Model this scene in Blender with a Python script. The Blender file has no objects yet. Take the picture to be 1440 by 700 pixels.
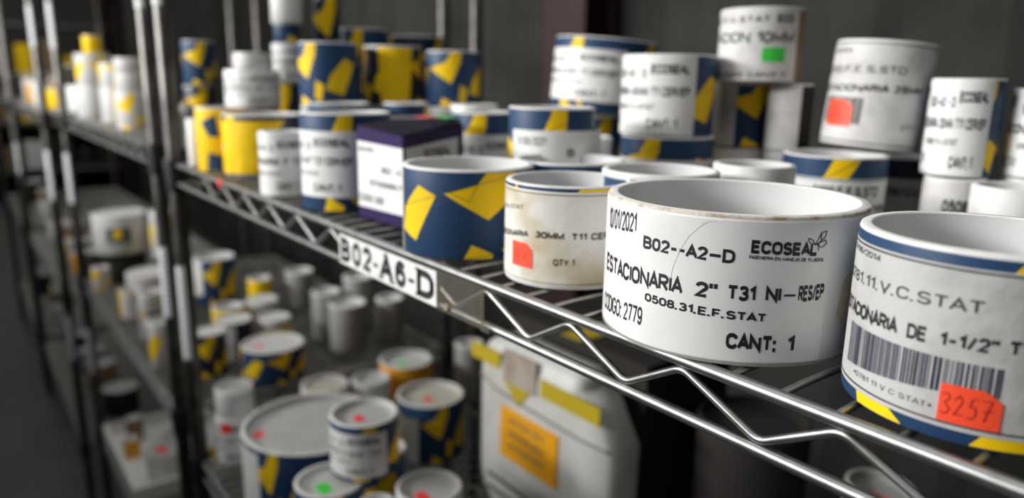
import bpy, bmesh, math, random
from mathutils import Vector, Matrix, Quaternion
random.seed(7)
S = bpy.context.scene
COL = S.collection
H = 1.36                       # height of the photographed shelf above the floor (m)
rad = math.radians

# ------------------------------------------------------------------ camera
CP = Vector((0.35948, -0.28988, 0.13942 + H))
F_PX, PITCH, ROLL, YAW = 1030.77, 0.2252, 0.01688, 0.65888
fw = Vector((-math.cos(YAW)*math.cos(PITCH), math.sin(YAW)*math.cos(PITCH), -math.sin(PITCH)))
r0 = fw.cross(Vector((0, 0, 1))).normalized()
u0 = r0.cross(fw)
rr = math.cos(ROLL)*r0 + math.sin(ROLL)*u0
uu = -math.sin(ROLL)*r0 + math.cos(ROLL)*u0
cam_d = bpy.data.cameras.new('camera')
cam = bpy.data.objects.new('camera', cam_d)
COL.objects.link(cam)
cam.matrix_world = Matrix(((rr.x, uu.x, -fw.x, CP.x), (rr.y, uu.y, -fw.y, CP.y), (rr.z, uu.z, -fw.z, CP.z), (0, 0, 0, 1)))
cam_d.sensor_width = 36.0
cam_d.lens = F_PX/1440*36.0
cam_d.clip_start = 0.02
cam_d.dof.use_dof = True
cam_d.dof.focus_distance = 0.375
cam_d.dof.aperture_fstop = 4.2
cam_d.dof.aperture_blades = 0
S.camera = cam

# ------------------------------------------------------------------ world, lights, exposure
w = bpy.data.worlds.new('world')
S.world = w
w.use_nodes = True
w.node_tree.nodes['Background'].inputs['Color'].default_value = (0.80, 0.86, 1.0, 1)
w.node_tree.nodes['Background'].inputs['Strength'].default_value = 0.04


def area_light(loc, sx, sy, power, target, color=(1.0, 0.995, 0.98)):
    d = bpy.data.lights.new('lamp_or_fill', 'AREA')
    d.shape = 'RECTANGLE'
    d.size, d.size_y, d.energy, d.color = sx, sy, power, color
    o = bpy.data.objects.new('lamp_or_fill', d)
    COL.objects.link(o)
    o.location = loc
    v = Vector(target) - Vector(loc)
    o.rotation_euler = v.to_track_quat('-Z', 'Y').to_euler()


# long low lamp on the far side of the aisle, facing the racks; another down the aisle; added fills over racks, far end and back wall
area_light((-1.75, -2.9, 2.36), 2.4, 0.50, 212, (-.6, 0, 1.35))
area_light((-0.8, -0.3, 3.2), 4.5, 1.2, 26, (-.8, -0.3, 0))  # added overhead panel in place of ceiling bounce, to lift the rims
area_light((-5.4, -1.9, 2.3), 1.3, 0.35, 15, (-4.6, -0.2, 1.2))
area_light((-8.6, -0.3, 3.2), 1.3, 0.4, 30, (-9.2, .4, 0.5))  # added fill light for the far rack and floor
area_light((-2.2, 1.18, 3.0), 0.8, 0.15, 8, (-2.25, 1.4, 0))  # added to make the lit patch on the back wall
S.view_settings.view_transform = 'Standard'
S.view_settings.look = 'None'
S.view_settings.gamma = 1.0
S.view_settings.use_curve_mapping = False
S.view_settings.exposure = 0.12

# ------------------------------------------------------------------ materials
MATS = {}


def mat(name, col, rough=0.5, metal=0.0, noise=None, bump=0.0, bscale=200.0, spec=None, coat=0.0):
    """noise = (second colour, scale, low, high): blotches of a second colour."""
    m = bpy.data.materials.new(name)
    m.use_nodes = True
    nt = m.node_tree
    b = nt.nodes['Principled BSDF']
    b.inputs['Base Color'].default_value = (*col, 1)
    b.inputs['Roughness'].default_value = rough
    b.inputs['Metallic'].default_value = metal
    if spec is not None:
        b.inputs['Specular IOR Level'].default_value = spec
    if coat:
        b.inputs['Coat Weight'].default_value = coat
        b.inputs['Coat Roughness'].default_value = 0.15
    tc = nt.nodes.new('ShaderNodeTexCoord')
    if noise:
        n = nt.nodes.new('ShaderNodeTexNoise')
        n.inputs['Scale'].default_value = noise[1]
        n.inputs['Detail'].default_value = 6
        nt.links.new(tc.outputs['Object'], n.inputs['Vector'])
        r = nt.nodes.new('ShaderNodeValToRGB')
        r.color_ramp.elements[0].position = noise[2]
        r.color_ramp.elements[0].color = (*col, 1)
        r.color_ramp.elements[1].position = noise[3]
        r.color_ramp.elements[1].color = (*noise[0], 1)
        nt.links.new(n.outputs['Fac'], r.inputs['Fac'])
        nt.links.new(r.outputs['Color'], b.inputs['Base Color'])
    if bump:
        n2 = nt.nodes.new('ShaderNodeTexNoise')
        n2.inputs['Scale'].default_value = bscale
        n2.inputs['Detail'].default_value = 4
        nt.links.new(tc.outputs['Object'], n2.inputs['Vector'])
        bp = nt.nodes.new('ShaderNodeBump')
        bp.inputs['Strength'].default_value = bump
        bp.inputs['Distance'].default_value = 0.001
        nt.links.new(n2.outputs['Fac'], bp.inputs['Height'])
        nt.links.new(bp.outputs['Normal'], b.inputs['Normal'])
    MATS[name] = m
    return m


mat('chrome', (0.30, 0.30, 0.298), 0.38, 0.95, noise=((0.22, 0.217, 0.21), 90, 0.45, 0.7))
mat('chrome_dull', (0.36, 0.352, 0.335), 0.42, 0.9, noise=((0.30, 0.29, 0.26), 60, 0.4, 0.7))
mat('post_metal', (0.125, 0.119, 0.110), 0.42, 0.9, noise=((0.06, 0.057, 0.053), 25, 0.4, 0.7))
mat('black_plastic', (0.012, 0.012, 0.013), 0.45)
mat('label_white', (0.83, 0.83, 0.82), 0.42, noise=((0.74, 0.74, 0.73), 30, 0.5, 0.75), bump=0.10, bscale=70)
mat('label_hero', (0.85, 0.85, 0.84), 0.34, noise=((0.76, 0.76, 0.76), 26, 0.5, 0.8), bump=0.12, bscale=45, coat=0.25)
mat('label_grey', (0.66, 0.65, 0.635), 0.55, noise=((0.53, 0.515, 0.50), 55, 0.45, 0.75), bump=0.55, bscale=120)
mat('label_crumpled', (0.53, 0.525, 0.515), 0.6, noise=((0.44, 0.43, 0.42), 45, 0.45, 0.75), bump=0.6, bscale=120, spec=0.3)
mat('paper_shaded', (0.58, 0.575, 0.56), 0.55, noise=((0.48, 0.475, 0.46), 30, 0.5, 0.75))  # darker copy of the white paper; dimmer second-unit light put into the colour
mat('label_aged', (0.76, 0.735, 0.68), 0.55, noise=((0.58, 0.49, 0.33), 30, 0.46, 0.68), bump=0.5, bscale=110)
mat('card_white', (0.78, 0.77, 0.75), 0.55, noise=((0.62, 0.59, 0.55), 70, 0.5, 0.8), bump=0.1)
mat('card_worn', (0.66, 0.62, 0.54), 0.7, noise=((0.36, 0.27, 0.16), 130, 0.47, 0.66), bump=0.4, bscale=350)
mat('inner_white', (0.63, 0.63, 0.63), 0.32, bump=0.04)
mat('lid_white', (0.50, 0.50, 0.49), 0.5, noise=((0.42, 0.42, 0.41), 40, 0.45, 0.75))
mat('lid_cream', (0.50, 0.48, 0.40), 0.5)
mat('navy', (0.017, 0.052, 0.125), 0.5, spec=0.3, noise=((0.022, 0.056, 0.13), 40, 0.4, 0.7), bump=0.06)
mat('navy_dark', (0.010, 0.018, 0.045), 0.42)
mat('yellow', (0.95, 0.62, 0.006), 0.55, spec=0.22, noise=((0.88, 0.57, 0.006), 40, 0.4, 0.7), bump=0.05)
mat('yellow_pale', (0.74, 0.66, 0.44), 0.45)
mat('orange', (0.80, 0.36, 0.008), 0.45)
mat('ink', (0.012, 0.012, 0.014), 0.6)
mat('ink_grey', (0.05, 0.05, 0.055), 0.6)
mat('ink_blue', (0.015, 0.018, 0.05), 0.6)
mat('crease', (0.73, 0.73, 0.72), 0.3)
mat('sticker_orange', (0.98, 0.085, 0.030), 0.5)
mat('sticker_red', (0.95, 0.06, 0.05), 0.5)
mat('sticker_green', (0.05, 0.62, 0.06), 0.5)
mat('sticker_yellow', (0.80, 0.85, 0.05), 0.5)
mat('pen', (0.33, 0.012, 0.015), 0.6)
mat('purple', (0.030, 0.015, 0.080), 0.5, spec=0.15)
mat('purple_dark', (0.020, 0.016, 0.034), 0.6, spec=0.15)
mat('carton_white', (0.72, 0.72, 0.70), 0.55)
mat('carton_grey', (0.30, 0.295, 0.28), 0.6)  # real grey; also white boxes in deep shade, that shade put into the colour
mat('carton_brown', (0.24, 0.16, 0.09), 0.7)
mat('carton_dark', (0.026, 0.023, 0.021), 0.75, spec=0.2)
mat('tape_yellow', (0.46, 0.34, 0.014), 0.4)  # yellow tape darkened; the shelf's shade is put into the colour
mat('tape_brown', (0.30, 0.24, 0.19), 0.55, noise=((0.42, 0.37, 0.31), 40, 0.4, 0.7))
mat('mailer_white', (0.56, 0.56, 0.53), 0.5, noise=((0.44, 0.43, 0.39), 14, 0.45, 0.75), bump=0.3, bscale=25)
mat('seam_grey', (0.20, 0.20, 0.19), 0.6)
mat('red_paint', (0.026, 0.006, 0.007), 0.6)
mat('dark_floor', (0.062, 0.066, 0.062), 0.6, noise=((0.050, 0.052, 0.050), 3, 0.4, 0.7), bump=0.1, bscale=40)
mat('wall_metal', (0.046, 0.046, 0.043), 0.7, noise=((0.024, 0.0238, 0.022), 2.2, 0.4, 0.65), bump=0.1, bscale=20, spec=0.08)
mat('wall_dark', (0.09, 0.09, 0.085), 0.7, noise=((0.06, 0.06, 0.055), 2, 0.4, 0.7))
mat('ceiling_grey', (0.16, 0.16, 0.16), 0.8, noise=((0.12, 0.12, 0.12), 2, 0.4, 0.7))
mat('rack_board', (0.10, 0.10, 0.10), 0.6)
mat('tan_residue', (0.26, 0.20, 0.11), 0.7, noise=((0.36, 0.30, 0.20), 200, 0.4, 0.7))

# white paper strip with faint lines of small print (print only, flat)
m = mat('strip_paper', (0.76, 0.77, 0.78), 0.5)
nt = m.node_tree
tc = nt.nodes.new('ShaderNodeTexCoord')
wv = nt.nodes.new('ShaderNodeTexWave')
wv.bands_direction = 'Z'
wv.inputs['Scale'].default_value = 30
wv.inputs['Distortion'].default_value = 1.5
rp = nt.nodes.new('ShaderNodeValToRGB')
rp.color_ramp.elements[0].position = 0.08
rp.color_ramp.elements[0].color = (0.45, 0.46, 0.47, 1)
rp.color_ramp.elements[1].position = 0.3
rp.color_ramp.elements[1].color = (0.76, 0.77, 0.78, 1)
nt.links.new(tc.outputs['Object'], wv.inputs['Vector'])
nt.links.new(wv.outputs['Fac'], rp.inputs['Fac'])
nt.links.new(rp.outputs['Color'], nt.nodes['Principled BSDF'].inputs['Base Color'])

# clear plastic film
m = bpy.data.materials.new('clear_film')
m.use_nodes = True
nt = m.node_tree
nt.nodes.remove(nt.nodes['Principled BSDF'])
tr = nt.nodes.new('ShaderNodeBsdfTransparent')
tr.inputs['Color'].default_value = (0.90, 0.89, 0.86, 1)
gl = nt.nodes.new('ShaderNodeBsdfPrincipled')
gl.inputs['Base Color'].default_value = (0.32, 0.30, 0.26, 1)
gl.inputs['Roughness'].default_value = 0.25
mx = nt.nodes.new('ShaderNodeMixShader')
mx.inputs['Fac'].default_value = 0.16
nt.links.new(tr.outputs[0], mx.inputs[1])
nt.links.new(gl.outputs[0], mx.inputs[2])
nt.links.new(mx.outputs[0], nt.nodes['Material Output'].inputs['Surface'])
MATS['clear_film'] = m


# ------------------------------------------------------------------ object helpers
def link(name, me, mats, parent=None, smooth=None):
    if not isinstance(mats, (list, tuple)):
        mats = [mats]
    if not me.materials:
        for k in mats:
            me.materials.append(MATS[k])
    o = bpy.data.objects.new(name, me)
    COL.objects.link(o)
    if parent:
        o.parent = parent
    if smooth is not None and len(me.polygons):
        me.shade_smooth()
        me.set_sharp_from_angle(angle=rad(smooth))
    return o


def from_bm(name, bm, mats, parent=None, smooth=None):
    me = bpy.data.meshes.new(name)
    bm.to_mesh(me)
    bm.free()
    return link(name, me, mats, parent, smooth)


def thing(name, label, cat, loc, group=None, quat=None):
    o = bpy.data.objects.new(name, None)
    o.empty_display_size = 0.02
    COL.objects.link(o)
    o.location = Vector(loc)
    if quat is not None:
        o.rotation_mode = 'QUATERNION'
        o.rotation_quaternion = quat
    o['label'] = label
    o['category'] = cat
    if group:
        o['group'] = group
    return o


def add_box(bm, lo, hi, mi=0):
    vs = [bm.verts.new((x, y, z)) for z in (lo[2], hi[2]) for x, y in ((lo[0], lo[1]), (hi[0], lo[1]), (hi[0], hi[1]), (lo[0], hi[1]))]
    for f in ((3, 2, 1, 0), (4, 5, 6, 7), (0, 1, 5, 4), (1, 2, 6, 5), (2, 3, 7, 6), (3, 0, 4, 7)):
        bm.faces.new([vs[i] for i in f]).material_index = mi


def add_tube(bm, pts, r, seg=10, cap=True, mi=0):
    pts = [Vector(p) for p in pts]
    rings = []
    n = len(pts)
    side = None
    for i, p in enumerate(pts):
        t = ((pts[min(i+1, n-1)] - p).normalized() + (p - pts[max(i-1, 0)]).normalized())
        t.normalize()
        ref = Vector((0, 0, 1)) if abs(t.z) < 0.9 else Vector((0, 1, 0))
        if side is None:
            a = t.cross(ref).normalized()
        else:
            a = (side - t*side.dot(t)).normalized()
        side = a
        b = t.cross(a)
        rings.append([bm.verts.new(p + (a*math.cos(2*math.pi*k/seg) + b*math.sin(2*math.pi*k/seg))*r) for k in range(seg)])
    for i in range(n-1):
        for k in range(seg):
            bm.faces.new((rings[i][k], rings[i][(k+1) % seg], rings[i+1][(k+1) % seg], rings[i+1][k])).material_index = mi
    if cap:
        bm.faces.new(rings[0][::-1])
        bm.faces.new(rings[-1])


def add_lathe(bm, prof, seg, mids=None):
    """prof: (radius, z) list; mids: material index for each profile segment."""
    rows = []
    for r, z in prof:
        if r < 1e-6:
            rows.append([bm.verts.new((0, 0, z))])
        else:
            rows.append([bm.verts.new((r*math.cos(2*math.pi*k/seg), r*math.sin(2*math.pi*k/seg), z)) for k in range(seg)])
    for i in range(len(rows)-1):
        a, b = rows[i], rows[i+1]
        for k in range(seg):
            k2 = (k+1) % seg
            if len(a) == 1 and len(b) == 1:
                continue
            if len(a) == 1:
                f = bm.faces.new((a[0], b[k2], b[k]))
            elif len(b) == 1:
                f = bm.faces.new((a[k], a[k2], b[0]))
            else:
                f = bm.faces.new((a[k], a[k2], b[k2], b[k]))
            if mids:
                f.material_index = mids[i]


def round_path(pts, rad_, n=5):
    """round the corners of a polyline"""
    out = [Vector(pts[0])]
    for i in range(1, len(pts)-1):
        p, a, b = Vector(pts[i]), Vector(pts[i-1]), Vector(pts[i+1])
        da, db = (a-p).normalized(), (b-p).normalized()
        p1, p2 = p + da*rad_, p + db*rad_
        for k in range(n+1):
            t = k/n
            out.append(p1*(1-t)**2 + p*2*t*(1-t) + p2*t*t)
    out.append(Vector(pts[-1]))
    return out


# ------------------------------------------------------------------ print wrapped on a cylinder
def arc(cx, cy, rx, ry, a0, a1, n=10):
    return [(cx+rx*math.cos(rad(a0+(a1-a0)*k/n)), cy+ry*math.sin(rad(a0+(a1-a0)*k/n))) for k in range(n+1)]


def oval(x=.5, w=.5):
    return arc(x, .67, w, .33, 0, 180)+arc(x, .33, w, .33, 180, 360)+[(x+w, .67)]


BOWL = [(0, 1), (.55, 1)]+arc(.55, .745, .45, .255, 90, -90)+[(0, .49)]
# strokes of a plain grotesque alphabet in a unit box, with the advance width of each glyph
GLYPH = {
    'A': (.80, [[(0, 0), (.5, 1), (1, 0)], [(.17, .33), (.83, .33)]]), 'B': (.72, [[(0, 0), (0, 1), (.5, 1)]+arc(.5, .765, .42, .235, 90, -90)+[(0, .53)], [(.5, .53)]+arc(.52, .265, .48, .265, 90, -90)+[(0, 0)]]),
    'C': (.74, [arc(.5, .67, .5, .33, 12, 180)+arc(.5, .33, .5, .33, 180, 348)]), 'D': (.74, [[(0, 0), (0, 1), (.45, 1)]+arc(.45, .64, .55, .36, 90, 0)+arc(.45, .36, .55, .36, 0, -90)+[(0, 0)]]),
    'E': (.64, [[(1, 0), (0, 0), (0, 1), (1, 1)], [(0, .52), (.9, .52)]]), 'F': (.60, [[(0, 0), (0, 1), (1, 1)], [(0, .5), (.85, .5)]]),
    'G': (.76, [arc(.5, .67, .5, .33, 15, 180)+arc(.5, .33, .5, .33, 180, 360)+[(1, .46), (.55, .46)]]), 'H': (.74, [[(0, 0), (0, 1)], [(1, 0), (1, 1)], [(0, .52), (1, .52)]]),
    'I': (.0, [[(.5, 0), (.5, 1)]]), 'J': (.58, [[(1, 1), (1, .3)]+arc(.5, .3, .5, .3, 0, -175)]), 'K': (.74, [[(0, 0), (0, 1)], [(1, 1), (.05, .42)], [(.36, .6), (1, 0)]]),
    'L': (.60, [[(0, 1), (0, 0), (1, 0)]]), 'M': (.90, [[(0, 0), (0, 1), (.5, .15), (1, 1), (1, 0)]]), 'N': (.76, [[(0, 0), (0, 1), (1, 0), (1, 1)]]),
    'O': (.78, [oval()]), 'P': (.68, [[(0, 0)]+BOWL]), 'Q': (.78, [oval(), [(.6, .25), (1.02, -.04)]]), 'R': (.72, [[(0, 0)]+BOWL, [(.45, .49), (1, 0)]]),
    'S': (.70, [arc(.5, .75, .46, .25, 18, 262)+arc(.5, .255, .5, .255, 80, -165)]), 'T': (.70, [[(0, 1), (1, 1)], [(.5, 1), (.5, 0)]]), 'U': (.74, [[(0, 1), (0, .33)]+arc(.5, .33, .5, .33, 180, 360)+[(1, 1)]]),
    'V': (.74, [[(0, 1), (.5, 0), (1, 1)]]), 'W': (1.0, [[(0, 1), (.25, 0), (.5, .9), (.75, 0), (1, 1)]]), 'X': (.74, [[(0, 0), (1, 1)], [(0, 1), (1, 0)]]), 'Y': (.74, [[(0, 1), (.5, .45), (1, 1)], [(.5, .45), (.5, 0)]]),
    'Z': (.68, [[(0, 1), (1, 1), (0, 0), (1, 0)]]),
    '0': (.60, [oval()]), '1': (.30, [[(.0, .76), (.9, 1), (.9, 0)]]), '2': (.60, [arc(.5, .72, .5, .28, 170, -30)+[(0, 0), (1, 0)]]), '3': (.60, [arc(.48, .76, .46, .24, 165, -85)+arc(.48, .26, .52, .26, 85, -165)]),
    '4': (.62, [[(.75, 0), (.75, 1), (0, .28), (1, .28)]]), '5': (.60, [[(.92, 1), (.14, 1), (.06, .5)]+arc(.48, .33, .52, .33, 145, -160)]), '6': (.60, [arc(.52, .72, .46, .28, 25, 180)+[(.04, .4)]+arc(.5, .32, .5, .32, 180, 540, 16)]),
    '7': (.58, [[(0, 1), (1, 1), (.35, 0)]]), '8': (.60, [arc(.5, .76, .44, .24, -90, 270, 16), arc(.5, .26, .5, .26, 90, 450, 16)]), '9': (.60, [arc(.48, .28, .46, .28, -155, 0)+[(.96, .6)]+arc(.5, .68, .5, .32, 0, 360, 16)]),
    '/': (.40, [[(0, -.03), (1, 1.03)]]), '-': (.42, [[(0, .44), (1, .44)]]), '~': (.85, [[(0, .44), (1, .44)]]), '.': (.10, [[(.5, 0), (.5, .02)]]), ':': (.0, [[(.5, .0), (.5, .02)], [(.5, .62), (.5, .64)]]), '"': (.26, [[(0, 1.06), (0, .66)], [(1, 1.06), (1, .66)]]),
    '*': (.40, [[(0, .35), (1, .75)], [(0, .75), (1, .35)], [(.5, .25), (.5, .85)]]), ' ': (.22, []),
}


def ribbon(pts, hw):
    """outline quads of a thick polyline (mitred), in the plane"""
    n = len(pts)
    closed = math.hypot(pts[0][0]-pts[-1][0], pts[0][1]-pts[-1][1]) < 1e-9
    L, R = [], []
    for i in range(n):
        if closed:
            p, c, q = pts[(i-1) % (n-1)] if i not in (0, n-1) else pts[n-2], pts[i], pts[i+1] if i < n-1 else pts[1]
        else:
            p, c, q = pts[max(i-1, 0)], pts[i], pts[min(i+1, n-1)]
        d1, d2 = (c[0]-p[0], c[1]-p[1]), (q[0]-c[0], q[1]-c[1])
        l1, l2 = math.hypot(*d1), math.hypot(*d2)
        if l1 < 1e-12:
            d1, l1 = d2, l2
        if l2 < 1e-12:
            d2, l2 = d1, l1
        n1, n2 = (-d1[1]/l1, d1[0]/l1), (-d2[1]/l2, d2[0]/l2)
        m_ = (n1[0]+n2[0], n1[1]+n2[1])
        k = 1+n1[0]*n2[0]+n1[1]*n2[1]
        k = max(k, .35)
        m_ = (m_[0]/k*hw, m_[1]/k*hw)
        L.append((c[0]+m_[0], c[1]+m_[1]))
        R.append((c[0]-m_[0], c[1]-m_[1]))
    return [(L[i], R[i], R[i+1], L[i+1]) for i in range(n-1)]


def flat_text(bm, s, p0, p1, z0, z1, hgt, bold=0.0, mi=0, hR=None):
    """a text line as flat letter shapes in unrolled (phi, z) space; bold is the stroke weight above regular"""
    th = min(.27, .18+bold*4.2)                   # stroke thickness relative to the letter height
    gap = .17+th*.55
    wd = [GLYPH[c][0]+th*.25 if GLYPH[c][0] else 0.0 for c in s]
    kern = [(.09 if a_ in 'AL' else 0)+(.08 if b_ == 'A' else 0) for a_, b_ in zip(s, s[1:]+' ')]
    tot = sum(wd)+gap*(len(s)-1)+th-sum(kern[:-1])
    hR = hgt if hR is None else hR
    # work in units of letter height with the true aspect of the line, so that strokes keep one weight
    asp = TEXT_R*rad(abs(p1-p0))/hgt if TEXT_R else abs(p1-p0)/hgt
    kx = asp/tot
    x = th/2
    for i_, (c, wc) in enumerate(zip(s, wd)):
        for st in GLYPH[c][1]:
            q = [(x+a*wc if wc else x, th/2+b*(1-th)) for a, b in st]
            if c in '.:':
                q = [(x, th/2+b*(1-th)+(.0 if b < .3 else 0)) for a, b in st]
                q = [(q[0][0], q[0][1]-th*.45), (q[1][0], q[0][1]+th*.5)]
            hw = th/2*(1.1 if c in '.:' else 1)
            for Q in ribbon(q, hw):
                vs = []
                for a, b in Q:
                    t = a/tot
                    vs.append(bm.verts.new((p0+(p1-p0)*t, z0+(z1-z0)*t+b*(hgt+(hR-hgt)*t), 0)))
                try:
                    bm.faces.new(vs).material_index = mi
                except ValueError:
                    pass
        x += wc+gap-kern[i_]


TEXT_R = None


def flat_poly(bm, pts, mi=0):
    bv = [bm.verts.new((p, z, 0)) for p, z in pts]
    f = bm.faces.new(bv)
    f.material_index = mi
    if len(bv) > 4:
        bmesh.ops.triangulate(bm, faces=[f])


def flat_stroke(bm, pts, wdeg, wz, mi=0):
    """thin stroke through (phi, z) points; widths in degrees / metres"""
    for (a, b), (c, d) in zip(pts, pts[1:]):
        dx, dz = (c-a)/wdeg, (d-b)/wz
        L = math.hypot(dx, dz) or 1
        nx, nz = -dz/L*wdeg*0.5, dx/L*wz*0.5
        flat_poly(bm, [(a-nx, b-nz), (c-nx, d-nz), (c+nx, d+nz), (a+nx, b+nz)], mi)


def wrap(bm, r, off, step, flip=True):
    """roll a bmesh in (phi deg, z) space onto a cylinder"""
    if not bm.verts:
        return bm
    lo, hi = min(v.co.x for v in bm.verts), max(v.co.x for v in bm.verts)
    k = math.ceil(lo/step+1e-6)
    while k*step < hi-1e-6:
        bmesh.ops.bisect_plane(bm, geom=bm.verts[:]+bm.edges[:]+bm.faces[:], plane_co=(k*step, 0, 0), plane_no=(1, 0, 0), dist=1e-7)
        k += 1
    for f in bm.faces:
        f.normal_update()
        if f.normal.z < 0:
            f.normal_flip()
    for v in bm.verts:
        a = rad(v.co.x)
        v.co = Vector(((r+off)*math.cos(a), (r+off)*math.sin(a), v.co.y))
    return bm


def clip_z(poly, z0, z1):
    for sgn, lim in ((1, z0), (-1, z1)):
        out = []
        for i, p in enumerate(poly):
            q = poly[(i+1) % len(poly)]
            ip, iq = sgn*(p[1]-lim) >= 0, sgn*(q[1]-lim) >= 0
            if ip:
                out.append(p)
            if ip != iq:
                t = (lim-p[1])/(q[1]-p[1])
                out.append((p[0]+(q[0]-p[0])*t, lim))
        poly = out
        if not poly:
            return []
    return poly


def patch(name, r, p0, p1, z0, z1, off, m, parent, flare=0.0, step=4.0, cut=0.0):
    """a sheet of paper on the cylinder, with real edges; flare lifts its far end"""
    bm = bmesh.new()
    full = (p1-p0) >= 359.9
    n = max(2, int(math.ceil((p1-p0)/step)))
    cols = []
    for i in range(n+1):
        if full and i == n:
            cols.append(cols[0])
            break
        t = i/n
        a = rad(p0+(p1-p0)*t)
        ro = r+off+flare*max(0, (t-0.6)/0.4)**1.6
        ri = r+0.00002+flare*max(0, (t-0.6)/0.4)**1.6
        zt = z1
        if cut and t > 1-cut/(p1-p0):
            zt = z1-(z1-z0)*0.28*(t-1+cut/(p1-p0))/(cut/(p1-p0))
        c, s = math.cos(a), math.sin(a)
        cols.append([bm.verts.new((ri*c, ri*s, z0)), bm.verts.new((ro*c, ro*s, z0)), bm.verts.new((ro*c, ro*s, zt)), bm.verts.new((ri*c, ri*s, zt))])
    for a, b in zip(cols, cols[1:]):
        for k in range(4):
            bm.faces.new((a[k], b[k], b[(k+1) % 4], a[(k+1) % 4]))
    if not full:
        bm.faces.new(cols[0])
        bm.faces.new(cols[-1][::-1])
    return from_bm(name, bm, m, parent, 40)


# the printed design of the boxes: yellow shards on navy, a thin dark outline riding on them (mm on the unrolled wall)
SHARDS = [[(29, 56.4), (46.3, 49.5), (25.2, 12.1), (1.1, 19), (7.2, 37.1)],
          [(52.7, 51.8), (79.2, 59), (86.7, 69.9), (89, 76), (103, 74), (102, 60.9), (88, 31.6)],
          [(74.8, 12.5), (92.3, 4.4), (90.3, -4), (68.9, -4)],
          [(101, 30), (113, 24), (108, 3), (99, 10)]]
OUTL = [[(57.9, 52.7), (72.8, 46), (79.2, 58.4)], [(54, 51.9), (79.2, 59), (102, 66)], [(3, 34), (8, 37.5), (44, 49)], [(70, -1), (92, 4.5)]]


def shards(parent, r, h, z0, z1, shift, color='yellow', outline=False, step=6.0, p_range=(-180, 180), zs=1.0):
    bm = bmesh.new()
    k = 180/math.pi/(r*1000)
    bl = bmesh.new()
    x = shift - 115*2
    while x*k < p_range[1]:
        for P in SHARDS:
            q = [((sx+x)*k, sz*zs*0.001) for sx, sz in P]
            if min(a for a, _ in q) < p_range[0] or max(a for a, _ in q) > p_range[1]:
                continue
            q = clip_z(q, z0, z1)
            if len(q) > 2:
                flat_poly(bm, q)
        if outline:
            for P in OUTL:
                q = [((sx+x)*k, min(z1, max(z0, sz*zs*0.001))) for sx, sz in P]
                if min(a for a, _ in q) < p_range[0] or max(a for a, _ in q) > p_range[1]:
                    continue
                flat_stroke(bl, q, 0.0005*1000*k, 0.0005)
        x += 115
    wrap(bm, r, 0.00012, step)
    o = from_bm('printed_shards', bm, color, parent, 40)
    if outline:
        wrap(bl, r, 0.0002, step)
        from_bm('printed_outline', bl, 'navy_dark', parent, 40)
    else:
        bl.free()
    return o


def one_shard(parent, r, P, off=.00012, m_='yellow'):
    bm = bmesh.new()
    flat_poly(bm, P)
    wrap(bm, r, off, 4)
    return from_bm('printed_shard', bm, m_, parent, 40)


# label layouts: (text, u0, u1, v0, height, bold, ink)
NEW = [('10/01/2021', .02, .20, .80, .13, .0, 'ink'), ('B02--A2 - D', .27, .60, .72, .11, .012, 'ink'), ('ECOSEAL', .64, .94, .77, .12, .04, 'ink'),
       ('ESTACIONARIA %s', .03, .95, .49, .12, .012, 'ink'), ('0508.11.V.STAT', .27, .68, .32, .07, .01, 'ink'), ('CODIGO: 2741', .02, .28, .10, .12, .0, 'ink'),
       ('CANT: 1', .62, .86, .08, .13, .015, 'ink')]
OLD = [('19/06/2015', .08, .27, .86, .06, .0, 'ink_grey'), ('0250.F.E.S.STD', .10, .72, .67, .085, .0, 'ink_grey'), ('ESTACIONARIA %s', .02, .96, .48, .09, .012, 'ink'),
       ('QTY 1', .78, .93, .12, .09, .0, 'ink_grey')]


def lay_text(label_part, r, off, p0, p1, z0, z1, layout, arg, step=5.0):
    global TEXT_R
    TEXT_R = r
    bm = bmesh.new()
    names = []
    for s, a, b, v, hh, bold, ink in layout:
        if ink not in names:
            names.append(ink)
        s = s % arg if '%s' in s else s
        flat_text(bm, s, p0+(p1-p0)*a, p0+(p1-p0)*b, z0+(z1-z0)*v, z0+(z1-z0)*v, (z1-z0)*hh, bold, names.index(ink))
    wrap(bm, r, off, step)
    return from_bm('printed_text', bm, names, label_part)


def barcode(bm, p0, p1, za, zb, zc, zd, seed, mi=0):
    """bars from phi p0 to p1, bottoms za -> zb, tops zc -> zd"""
    rnd = random.Random(seed)
    p = 0.0
    while p < 1:
        wd = rnd.choice((.006, .006, .012, .018))
        if p+wd > 1:
            break
        x0, x1 = p0+(p1-p0)*p, p0+(p1-p0)*(p+wd)
        flat_poly(bm, [(x0, za+(zb-za)*p), (x1, za+(zb-za)*(p+wd)), (x1, zc+(zd-zc)*(p+wd)), (x0, zc+(zd-zc)*p)], mi)
        p += wd+rnd.choice((.006, .008, .014))


DIG = {'3': [(0, .9), (.5, 1), (.75, .8), (.3, .55), (.8, .3), (.5, 0), (0, .1)], '2': [(0, .75), (.4, 1), (.7, .75), (.3, .3), (0, .05), (.5, .12), (.85, .05)],
       '5': [(.85, 1), (.3, .95), (.15, .55), (.6, .6), (.75, .25), (.4, 0), (0, .08)], '7': [(0, .95), (.8, 1), (.45, .4), (.3, 0)],
       '6': [(.6, 1), (.15, .5), (.2, .05), (.6, .05), (.6, .4), (.2, .4)], '1': [(.4, 1), (.35, .5), (.3, 0)]}


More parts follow.
